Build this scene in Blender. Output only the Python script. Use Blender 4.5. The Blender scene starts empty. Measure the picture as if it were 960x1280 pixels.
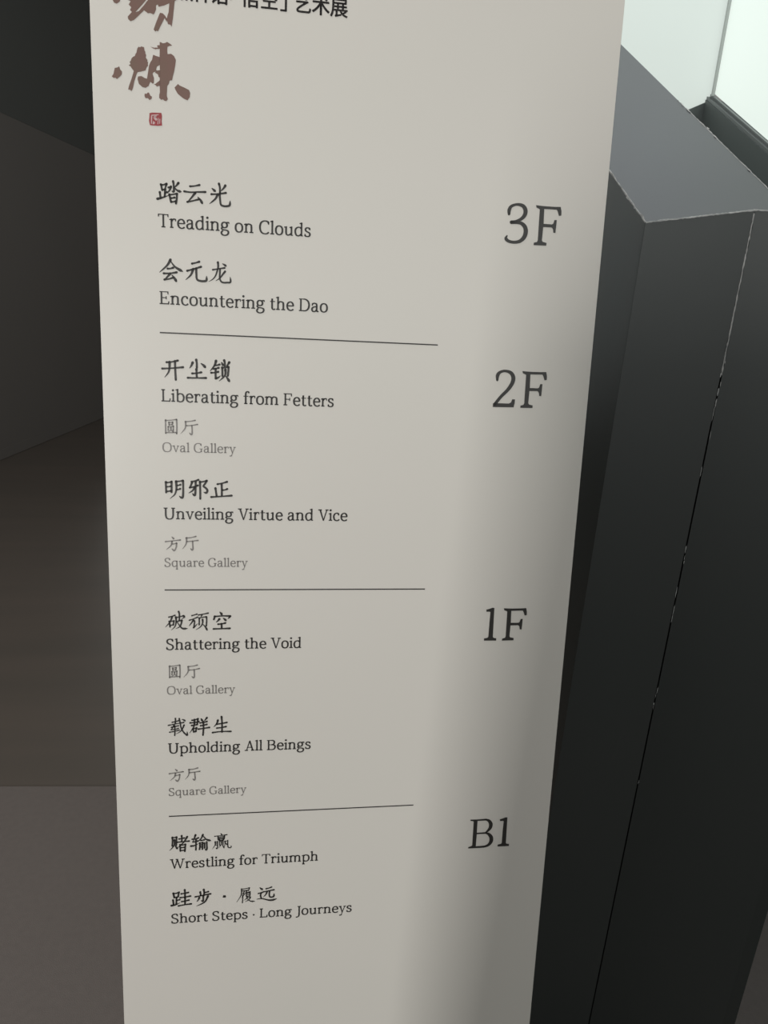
import bpy, bmesh, math, random
from mathutils import Vector, Matrix
from mathutils.geometry import tessellate_polygon
random.seed(7)
S = bpy.context.scene
C = S.collection

# ------------------------------------------------------------ camera
cam_data = bpy.data.cameras.new('camera')
cam_data.sensor_fit = 'VERTICAL'
cam_data.sensor_height = 36.0
cam_data.lens = 930.0 / 1280.0 * 36.0
cam_data.clip_start = 0.02
cam = bpy.data.objects.new('camera', cam_data); C.objects.link(cam)
# camera right / down / forward axes in the world
RIGHT = Vector((0.9893774274, -0.1331772206, 0.0582763590))
DOWN = Vector((0.0113757367, -0.3287257730, -0.9443569022))
FWD = Vector((0.1449237687, 0.9349883390, -0.3237188706))
CAM = Vector((0, 0, 1.55))
m = Matrix((RIGHT, -DOWN, -FWD)).transposed().to_4x4(); m.translation = CAM
cam.matrix_world = m
S.camera = cam

# ------------------------------------------------------------ world, light, exposure
S.view_settings.view_transform = 'Standard'
S.view_settings.look = 'None'
S.view_settings.gamma = 1.0
S.view_settings.use_curve_mapping = False
S.view_settings.exposure = 0.0
W = bpy.data.worlds.new('world'); S.world = W; W.use_nodes = True
W.node_tree.nodes['Background'].inputs[0].default_value = (1.0, 0.965, 0.93, 1)
W.node_tree.nodes['Background'].inputs[1].default_value = 0.235

def area(name, loc, target, sx, sy, power, col):
    l = bpy.data.lights.new(name, 'AREA'); l.shape = 'RECTANGLE'; l.size = sx; l.size_y = sy
    l.energy = power; l.color = col
    o = bpy.data.objects.new(name, l); C.objects.link(o); o.location = loc
    o.rotation_euler = (Vector(target) - Vector(loc)).to_track_quat('-Z', 'Y').to_euler()
    return o
# added narrow key light, behind left; an added unseen block shades the sign's right
area('key_strip_light', (-1.62, -2.4, 1.42), (0.1, 0.9, 1.0), 0.30, 0.8, 76, (1.0, 0.975, 0.94))
# added broad fill, behind right, for the reflection in the balustrade's front panels
area('reflection_fill', (1.75, -3.2, 2.65), (0.6, 0.95, 1.6), 3.6, 1.7, 40, (0.95, 1.0, 0.98))
# added overhead fill that brightens the balustrade's sloping top
area('balustrade_top_fill', (1.6, 2.9, 4.5), (1.5, 2.7, 0), 2.4, 2.8, 34, (0.86, 0.91, 1.0))
area('side_panel_fill', (-0.6, 6.6, 1.7), (0.47, 1.1, 1.2), 1.4, 2.4, 3, (0.94, 1.0, 0.98)).data.spread = math.radians(46)  # added narrow-spread fill aimed at the balustrade's dark left side
# added warm fill that lifts the dark wall and floor on the left
area('left_hall_fill', (-1.1, 1.0, 3.9), (-1.2, 2.4, 0), 1.2, 1.2, 62, (1.0, 0.95, 0.90))

# ------------------------------------------------------------ materials
def mat(name, col, rough=0.5, metal=0.0, spec=0.5, noise=None, bump=None, emit=None, aniso=None):
    M = bpy.data.materials.new(name); M.use_nodes = True
    nt = M.node_tree; b = nt.nodes['Principled BSDF']
    b.inputs['Base Color'].default_value = (*col, 1)
    b.inputs['Roughness'].default_value = rough
    b.inputs['Metallic'].default_value = metal
    b.inputs['Specular IOR Level'].default_value = spec
    tc = nt.nodes.new('ShaderNodeTexCoord')
    if noise:                       # (scale xyz, amount, second colour)
        sc, amt, c2 = noise
        mp = nt.nodes.new('ShaderNodeMapping'); mp.inputs['Scale'].default_value = sc
        nt.links.new(tc.outputs['Object'], mp.inputs['Vector'])
        nz = nt.nodes.new('ShaderNodeTexNoise'); nz.inputs['Scale'].default_value = 1; nz.inputs['Detail'].default_value = 5
        nt.links.new(mp.outputs[0], nz.inputs['Vector'])
        r = nt.nodes.new('ShaderNodeValToRGB')
        r.color_ramp.elements[0].position = 0.5 - amt; r.color_ramp.elements[1].position = 0.5 + amt
        r.color_ramp.elements[0].color = (*col, 1); r.color_ramp.elements[1].color = (*c2, 1)
        nt.links.new(nz.outputs[0], r.inputs[0]); nt.links.new(r.outputs[0], b.inputs['Base Color'])
    if bump:
        sc, st = bump
        nz = nt.nodes.new('ShaderNodeTexNoise'); nz.inputs['Scale'].default_value = sc; nz.inputs['Detail'].default_value = 4
        nt.links.new(tc.outputs['Object'], nz.inputs['Vector'])
        bp = nt.nodes.new('ShaderNodeBump'); bp.inputs['Strength'].default_value = st; bp.inputs['Distance'].default_value = 0.002
        nt.links.new(nz.outputs[0], bp.inputs['Height']); nt.links.new(bp.outputs[0], b.inputs['Normal'])
    if emit:
        b.inputs['Emission Color'].default_value = (*emit[0], 1); b.inputs['Emission Strength'].default_value = emit[1]
    return M

M_panel = mat('printed_board', (0.588, 0.578, 0.535), 0.42, spec=0.35, noise=((3, 3, 3), 0.3, (0.602, 0.582, 0.545)), bump=(60, 0.03))
M_edge = mat('board_edge', (0.05, 0.05, 0.048), 0.6)
M_steel = mat('black_steel', (0.03, 0.03, 0.03), 0.45, noise=((20, 20, 20), 0.3, (0.04, 0.04, 0.04)))
M_ink = mat('black_ink', (0.021, 0.020, 0.018), 0.4, spec=0.4, noise=((30, 30, 30), 0.3, (0.03, 0.028, 0.026)))
M_title = mat('dark_grey_ink', (0.05, 0.045, 0.043), 0.4, noise=((30, 30, 30), 0.3, (0.056, 0.05, 0.048)))
M_grey = mat('grey_ink', (0.175, 0.165, 0.155), 0.4, noise=((30, 30, 30), 0.3, (0.19, 0.18, 0.17)))
M_brown = mat('brown_brush_ink', (0.165, 0.092, 0.078), 0.4, noise=((60, 60, 60), 0.2, (0.15, 0.098, 0.075)))
M_red = mat('red_seal_ink', (0.30, 0.035, 0.045), 0.4, noise=((200, 200, 200), 0.2, (0.25, 0.05, 0.05)))
M_seal = mat('pale_seal_ink', (0.50, 0.36, 0.36), 0.5, noise=((200, 200, 200), 0.2, (0.45, 0.3, 0.3)))
M_clad = mat('dark_metal_cladding', (0.020, 0.0265, 0.0255), 0.42, metal=0.0, spec=0.75, noise=((3, 3, 3), 0.25, (0.024, 0.029, 0.028)), bump=(40, 0.05))
M_chip = mat('chipped_bare_edge', (0.50, 0.51, 0.50), 0.6, noise=((160, 160, 160), 0.2, (0.24, 0.25, 0.25)))
M_channel = mat('metal_channel', (0.16, 0.175, 0.175), 0.35, metal=0.6, noise=((5, 5, 5), 0.2, (0.18, 0.19, 0.19)))
M_joint = mat('grey_joint', (0.42, 0.46, 0.44), 0.6, noise=((9, 9, 9), 0.3, (0.45, 0.48, 0.46)))
M_lowwall = mat('lower_cladding', (0.075, 0.092, 0.090), 0.5, noise=((2, 2, 2), 0.3, (0.082, 0.096, 0.094)))
M_glass = mat('lit_frosted_glass', (0.30, 0.34, 0.32), 0.5, emit=((0.90, 1.0, 0.93), 0.72), noise=((1, 1, 1), 0.3, (0.32, 0.35, 0.33)))
M_glass2 = mat('lit_frosted_glass_dim', (0.28, 0.31, 0.30), 0.5, emit=((0.91, 1.0, 0.94), 0.52), noise=((1, 1, 1), 0.3, (0.30, 0.33, 0.31)))
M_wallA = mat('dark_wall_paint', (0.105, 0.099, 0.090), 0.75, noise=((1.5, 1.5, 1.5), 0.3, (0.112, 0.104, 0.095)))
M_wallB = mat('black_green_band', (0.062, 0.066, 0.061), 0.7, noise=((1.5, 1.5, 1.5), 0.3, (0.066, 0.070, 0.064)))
M_floor = mat('dark_polished_floor', (0.085, 0.075, 0.064), 0.42, spec=0.4, noise=((0.8, 7, 1), 0.22, (0.100, 0.085, 0.072)), bump=(5, 0.02))
M_carpet = mat('grey_carpet', (0.125, 0.112, 0.105), 0.95, spec=0.1, noise=((60, 60, 60), 0.3, (0.14, 0.125, 0.116)), bump=(500, 0.4))
M_plaster = mat('dark_ceiling', (0.03, 0.033, 0.032), 0.8, noise=((1, 1, 1), 0.3, (0.033, 0.036, 0.035)))

# ------------------------------------------------------------ helpers
def link(name, me, material, parent=None):
    o = bpy.data.objects.new(name, me); C.objects.link(o)
    if material: me.materials.append(material)
    if parent: o.parent = parent
    return o
def struct(o): o['kind'] = 'structure'; return o
def poly_mesh(name, verts, faces, material, parent=None):
    me = bpy.data.meshes.new(name); me.from_pydata([tuple(v) for v in verts], [], faces); me.update()
    bm = bmesh.new(); bm.from_mesh(me); bmesh.ops.recalc_face_normals(bm, faces=bm.faces); bm.to_mesh(me); bm.free()
    return link(name, me, material, parent)
def box(name, lo, hi, material, parent=None, bevel=0.0, loc=None):
    bm = bmesh.new(); bmesh.ops.create_cube(bm, size=1)
    lo = Vector(lo); hi = Vector(hi)
    for v in bm.verts: v.co = Vector([(lo[i] + hi[i]) / 2 + v.co[i] * (hi[i] - lo[i]) for i in range(3)])
    if bevel: bmesh.ops.bevel(bm, geom=list(bm.edges), offset=bevel, segments=2, affect='EDGES')
    me = bpy.data.meshes.new(name); bm.to_mesh(me); bm.free()
    return link(name, me, material, parent)
def slab(name, pts, thick, material, parent=None, bevel=0.0):
    """closed plate: outer outline pts (3-D, coplanar), thickened by the vector thick"""
    n = len(pts); pts = [Vector(p) for p in pts]; t = Vector(thick)
    vs = pts + [p + t for p in pts]
    tri = tessellate_polygon([pts])
    fs = [tuple(f) for f in tri] + [tuple(i + n for i in reversed(f)) for f in tri]
    fs += [(i, (i + 1) % n, (i + 1) % n + n, i + n) for i in range(n)]
    return poly_mesh(name, vs, fs, material, parent)

# ------------------------------------------------------------ the setting
FT = 1.948     # where the carpet ends
def fy(x): return FT - 0.061 * (x + 0.798)
struct(slab('floor', [(-4, fy(-4), -0.004), (4, fy(4), -0.004), (4, 12, -0.004), (-4, 12, -0.004)], (0, 0, -0.1), M_floor))
struct(slab('floor_carpet', [(-4, -4, 0), (4, -4, 0), (4, fy(4), 0), (-4, fy(-4), 0)], (0, 0, -0.1), M_carpet))
# long dark wall on the left, running away from the camera
a = Vector((-1.974, 5.530, 0)); d = Vector((0.2516, 0.9678, 0)); nrm = Vector((d.y, -d.x, 0))
def wl(s, z, off=0.0): return a + d * s + nrm * off + Vector((0, 0, z))
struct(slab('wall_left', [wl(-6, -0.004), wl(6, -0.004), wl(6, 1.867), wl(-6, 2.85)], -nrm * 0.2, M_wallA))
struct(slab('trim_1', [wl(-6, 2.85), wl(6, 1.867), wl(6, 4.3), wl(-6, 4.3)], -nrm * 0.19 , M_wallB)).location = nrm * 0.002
struct(slab('baseboard_left', [wl(-6, 0), wl(6, 0), wl(6, 0.07), wl(-6, 0.07)], nrm * 0.006, M_wallA))
struct(box('wall_back', (-1.2, 9.8, 0), (4, 10, 4.3), M_wallA))
struct(box('ceiling', (-4, 1.9, 4.3), (-0.1, 12, 4.4), M_plaster))
struct(box('shade_block', (-0.30, -0.62, 0), (0.34, -0.14, 1.56), M_plaster, bevel=0.004))  # added unseen block behind the camera, casts the soft shadow on the sign

# stairwell walls: dark below the rake line, lit frosted glass above it
SX = 1.763                                     # plane of the right wall
def rz(y): return 2.2404 + (y - 3.280) * 0.5117        # rake line
yb = 3.30
struct(slab('wall_right', [(SX, 0.9, 0), (SX, yb + .12, 0), (SX, yb + .12, rz(yb)), (SX, yb, rz(yb)), (SX, 0.9, rz(0.9))], (0.12, 0, 0), M_lowwall))
# back wall of the stairwell (slightly turned)
bA = Vector((1.772, 3.30, 0)); bd = Vector((-1, 0, 0)).normalized(); bn = Vector((-bd.y, bd.x, 0))
if bn.y < 0: bn = -bn
def bw(s, z): return bA + bd * s + Vector((0, 0, z))
struct(slab('wall_stairwell', [bw(0, 0), bw(1.9, 0), bw(1.9, 1.82), bw(0.9, 1.82), bw(0, 2.242)], bn * 0.12, M_lowwall))
w1 = slab('window_1', [bw(-0.022, 2.25), bw(0, 2.244), bw(0.9, 1.823), bw(0.93, 1.823), bw(0.93, 4.28), bw(-0.022, 4.28)], bn * 0.02, M_glass2); struct(w1)
w1b = slab('pane', [bw(0.936, 1.823), bw(1.9, 1.823), bw(1.9, 4.28), bw(0.936, 4.28)], bn * 0.02, M_glass2, w1)
w2 = slab('window_2', [(SX + .03, 2.18, rz(2.18) + .02), (SX + .03, yb - .014, rz(yb) + .02), (SX + .03, yb - .014, 4.28), (SX + .03, 2.18, 4.28)], (0.02, 0, 0), M_glass); struct(w2)
slab('pane', [(SX + .03, 0.95, rz(0.95) + .02), (SX + .03, 2.174, rz(2.174) + .02), (SX + .03, 2.174, 4.28), (SX + .03, 0.95, 4.28)], (0.02, 0, 0), M_glass, w2)
def channel(x0, x1, h, nm='trim_2'):
    return slab(nm, [(x0, 0.9, rz(0.9)), (x0, yb, rz(yb)), (x0, yb, rz(yb) + h), (x0, 0.9, rz(0.9) + h)], (x1 - x0, 0, 0), M_channel)
struct(channel(SX + 0.004, SX + 0.020, 0.012))
struct(channel(SX + 0.018, SX + 0.0295, 0.022, 'trim_3'))

struct(box('trim_4', (SX + 0.017, yb - 0.018, 2.262), (SX + 0.027, yb - 0.008, 4.28), M_joint))
# ------------------------------------------------------------ the folded metal stair balustrade
u1 = Vector((0.015, 0.8901, 0.4555)).normalized()
D = Vector((0.61974, 0.98, 1.63672)); Cc = Vector((0.86767, 0.90511, 1.63672))
E = Vector((0.46937, 0.97657, 1.61186)); F0 = E + u1 * 0.16
B = Vector((0.6637, 1.0000, 1.6535)); A0 = Vector((0.67469, 1.62937, 1.97567))
Ntop = u1.cross(Cc - D).normalized()
if Ntop.z < 0: Ntop = -Ntop
def onplane(p): return Vector((p.x, p.y, D.z - ((p.x - D.x) * Ntop.x + (p.y - D.y) * Ntop.y) / Ntop.z))
B = onplane(B); E = onplane(E)
FE = E + u1 * 2.55; AE = B + u1 * 2.5; FE = onplane(FE); AE = onplane(AE)
bal = bpy.data.objects.new('stair_balustrade', None); C.objects.link(bal); bal.location = (0.6, 1.1, 0)
bal['label'] = 'dark grey folded metal stair balustrade with sloping top and chipped edges, right of the sign'
bal['category'] = 'balustrade'
off = -bal.location.copy()
def P(v): return Vector(v) + off
T = 0.003
top = slab('top_panel', [P(x) for x in (E, D, Cc, B, AE, FE)], (0, 0, -T), M_clad, bal)
def side(name, p, q, gap=0.0012, g0=None, g1=None):
    h = (q - p); h.z = 0; h.normalize(); n = Vector((h.y, -h.x, 0))
    p2 = p + h * (gap if g0 is None else g0); q2 = q - h * (gap if g1 is None else g1)
    dz = (q.z - p.z) / (Vector((q.x - p.x, q.y - p.y)).length)
    zz = -0.0031
    return slab(name, [P((p2.x, p2.y, 0)), P((q2.x, q2.y, 0)), P((q2.x, q2.y, q.z + zz)), P((p2.x, p2.y, p.z + zz))], -n * T, M_clad, bal), h, n
fr1, h1, n1 = side('front_panel', E, D, g0=0)
fr2, h2, n2 = side('front_panel', D, Cc)
side('side_panel', FE, E, g1=0); side('side_panel', Cc, B); side('side_panel', B, AE)
# inner frame so that the joints read dark and nothing shows through
core = [E, D, Cc, B, AE, FE]
cen = sum((Vector((p.x, p.y, 0)) for p in core), Vector()) / 6
# bare-metal chips along the folds
def chips(name, p, q, n, count, wmax, cover, base, seed, jitter=0.0015):
    rnd = random.Random(seed); vs = []; fs = []
    ax = (q - p); L = ax.length; ax.normalize(); sd = ax.cross(n).normalized()
    for i in range(count):
        s = L * cover(rnd); l = rnd.uniform(0.004, 0.022); w = rnd.uniform(0.25, 1) * wmax
        o = rnd.uniform(-jitter, jitter); k = len(vs)
        c = p + ax * s + sd * o + n * 0.0009
        for (aa, bb) in ((-.5, -.1), (-.2, -.5), (.3, -.4), (.5, .1), (.1, .5), (-.3, .4)):
            vs.append(P(c + ax * aa * l + sd * bb * w * rnd.uniform(.6, 1.2)))
        fs.append(tuple(range(k, k + 6)))
    o = poly_mesh(name, vs, fs, M_chip, bal); o['kind'] = 'stuff'; return o
nD = (n1 + n2).normalized()
Db = Vector((D.x, D.y, 0))
def bead(name, p, q, n, r, seed, t0=0, t1=1, material=M_chip):
    """thin uneven worn bead along a fold"""
    rnd = random.Random(seed); ax = q - p; sd = ax.normalized().cross(n).normalized(); N_ = 60; vs = []; fs = []
    for i in range(N_ + 1):
        t = t0 + (t1 - t0) * i / N_; c = p + ax * t + sd * rnd.uniform(-.5, .5) * r * .4; w = r * rnd.uniform(.45, 1.0)
        vs += [P(c - sd * w), P(c + n * w * .8), P(c + sd * w)]
        if i: k = 3 * i; fs += [(k - 3, k - 2, k + 1, k), (k - 2, k - 1, k + 2, k + 1)]
    return poly_mesh(name, vs, fs, material, bal)
up = Vector((0, 0, 1))
bead('worn_edge', E, D, (n1 + Ntop).normalized(), 0.0014, 1)
bead('worn_edge', D, Cc, (n2 + Ntop).normalized(), 0.0014, 2)
bead('worn_edge', E, FE, (Ntop + Vector((-1, 0, 0))).normalized(), 0.0014, 3, 0, .25)
bead('worn_edge', B, AE, (Ntop * 2 + Vector((-1, 0, 0))).normalized(), 0.0011, 4, 0, .14)
bead('worn_edge', D - up * .004, Db, nD, 0.0012, 5, 0, .13)
chips('paint_chips', D - up * .004, Db, nD, 16, 0.0018, lambda r: .10 + .12 * r.random(), 0, 11)
chips('paint_chips', D - up * .004, Db, nD, 12, 0.0018, lambda r: r.choice((.30, .335, .36, .45, .49, .56)) + r.uniform(-.015, .015), 0, 12)
chips('paint_chips', E, D, (n1 + Ntop).normalized(), 10, 0.0022, lambda r: r.random(), 0, 13)
chips('paint_chips', E, E + u1 * .3, (Ntop + Vector((-1, 0, 0))).normalized(), 9, 0.003, lambda r: r.random() * .5, 0, 14)
chips('paint_chips', B, B + u1 * .4, Ntop, 8, 0.003, lambda r: r.random(), 0, 15)
# backing frame (closes the joints, dark)
inner = []
for p in core:
    q = Vector((p.x, p.y, 0)); v = (cen - q).normalized() * 0.012
    inner.append((q.x + v.x, q.y + v.y, p.z - 0.016))
n = len(inner)
vs = [P((x, y, 0.0)) for x, y, z in inner] + [P(v) for v in inner]
tri = tessellate_polygon([[Vector((x, y, 0)) for x, y, z in inner]])
fs = [tuple(t) for t in tri] + [tuple(i + n for i in t) for t in tri] + [(i, (i + 1) % n, (i + 1) % n + n, i + n) for i in range(n)]
poly_mesh('inner_frame', vs, fs, M_steel, bal)

# stair flight between balustrade and wall
st = struct(box('staircase', (0.70, 2.05, 0), (1.755, 3.28, 0.02), M_lowwall))
for k in range(7):
    y0 = 2.05 + 0.28 * k * .62; box('step', (0.70, y0, 0.14 * k), (1.755, 3.28, 0.14 * (k + 1) - .004), M_lowwall, st, 0.004)

# ------------------------------------------------------------ the sign
LEAN = math.radians(7.5973)
P0 = Vector((0, 0.9320309923, 1.55)); U = Vector((0, math.sin(LEAN), math.cos(LEAN)))
Us = Vector((0, 0.13220, 0.99122))
US = Vector((0, math.sin(LEAN), math.cos(LEAN)))
sign = bpy.data.objects.new('directory_sign', None); C.objects.link(sign)
VB = -(1.55 - 0.035) / US.z         # v of the lower end
sign.location = P0 + US * VB + Vector((0.0978, 0, 0)); sign.location.z = 0
sign['label'] = 'tall pale grey exhibition floor directory sign leaning back, with black Chinese and English lettering'
sign['category'] = 'sign'
NF = Vector((0, -US.z, US.y))       # faces the reader
def SP(u, v, w=0.0): return P0 + Vector((u, 0, 0)) + US * v + NF * w - sign.location
UL, UR, VT = -0.2022, 0.3980, 0.62
TH = 0.022
def signbox(name, u0, u1_, v0, v1, w0, w1, material, bevel=0.0015):
    bm = bmesh.new(); bmesh.ops.create_cube(bm, size=1)
    for v in bm.verts:
        v.co = SP(u0 if v.co.x < 0 else u1_, v0 if v.co.z < 0 else v1, w0 if v.co.y > 0 else w1)
    if bevel: bmesh.ops.bevel(bm, geom=list(bm.edges), offset=bevel, segments=2, affect='EDGES')
    me = bpy.data.meshes.new(name); bm.to_mesh(me); bm.free()
    return link(name, me, material, sign)
signbox('panel', UL, UR, VB, VT, -0.004, 0.0, M_panel, 0.0004)
signbox('backing_frame', UL + .003, UR - .003, VB + .002, VT - .003, -TH, -0.0042, M_edge, 0.001)
bx = sign.location
def wbox(name, lo, hi, material, bevel=0.002):
    return box(name, Vector(lo) - bx, Vector(hi) - bx, material, sign, bevel)
yb0 = (P0 + US * VB).y
wbox('base_plate', (UL + .03, yb0 - .02, 0), (UR - .03, yb0 + .30, 0.012), M_steel)
wbox('foot_bracket', (UL + .06, yb0 - .012, 0.012), (UR - .06, yb0 + .045, 0.05), M_steel)
# rear strut from the base plate up to the back of the board
for ux in (-.06, .26):
    p = SP(ux, VB + .95, -TH); q = Vector((ux, yb0 + .27, .012)) - bx
    sx = Vector((.012, 0, 0)); t = Vector((0, .010, 0))
    poly_mesh('rear_strut', [p - sx, p + sx, q + sx, q - sx, p - sx + t, p + sx + t, q + sx + t, q - sx + t],
              [(0, 1, 2, 3), (7, 6, 5, 4), (0, 4, 5, 1), (1, 5, 6, 2), (2, 6, 7, 3), (3, 7, 4, 0)], M_steel, sign)

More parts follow.
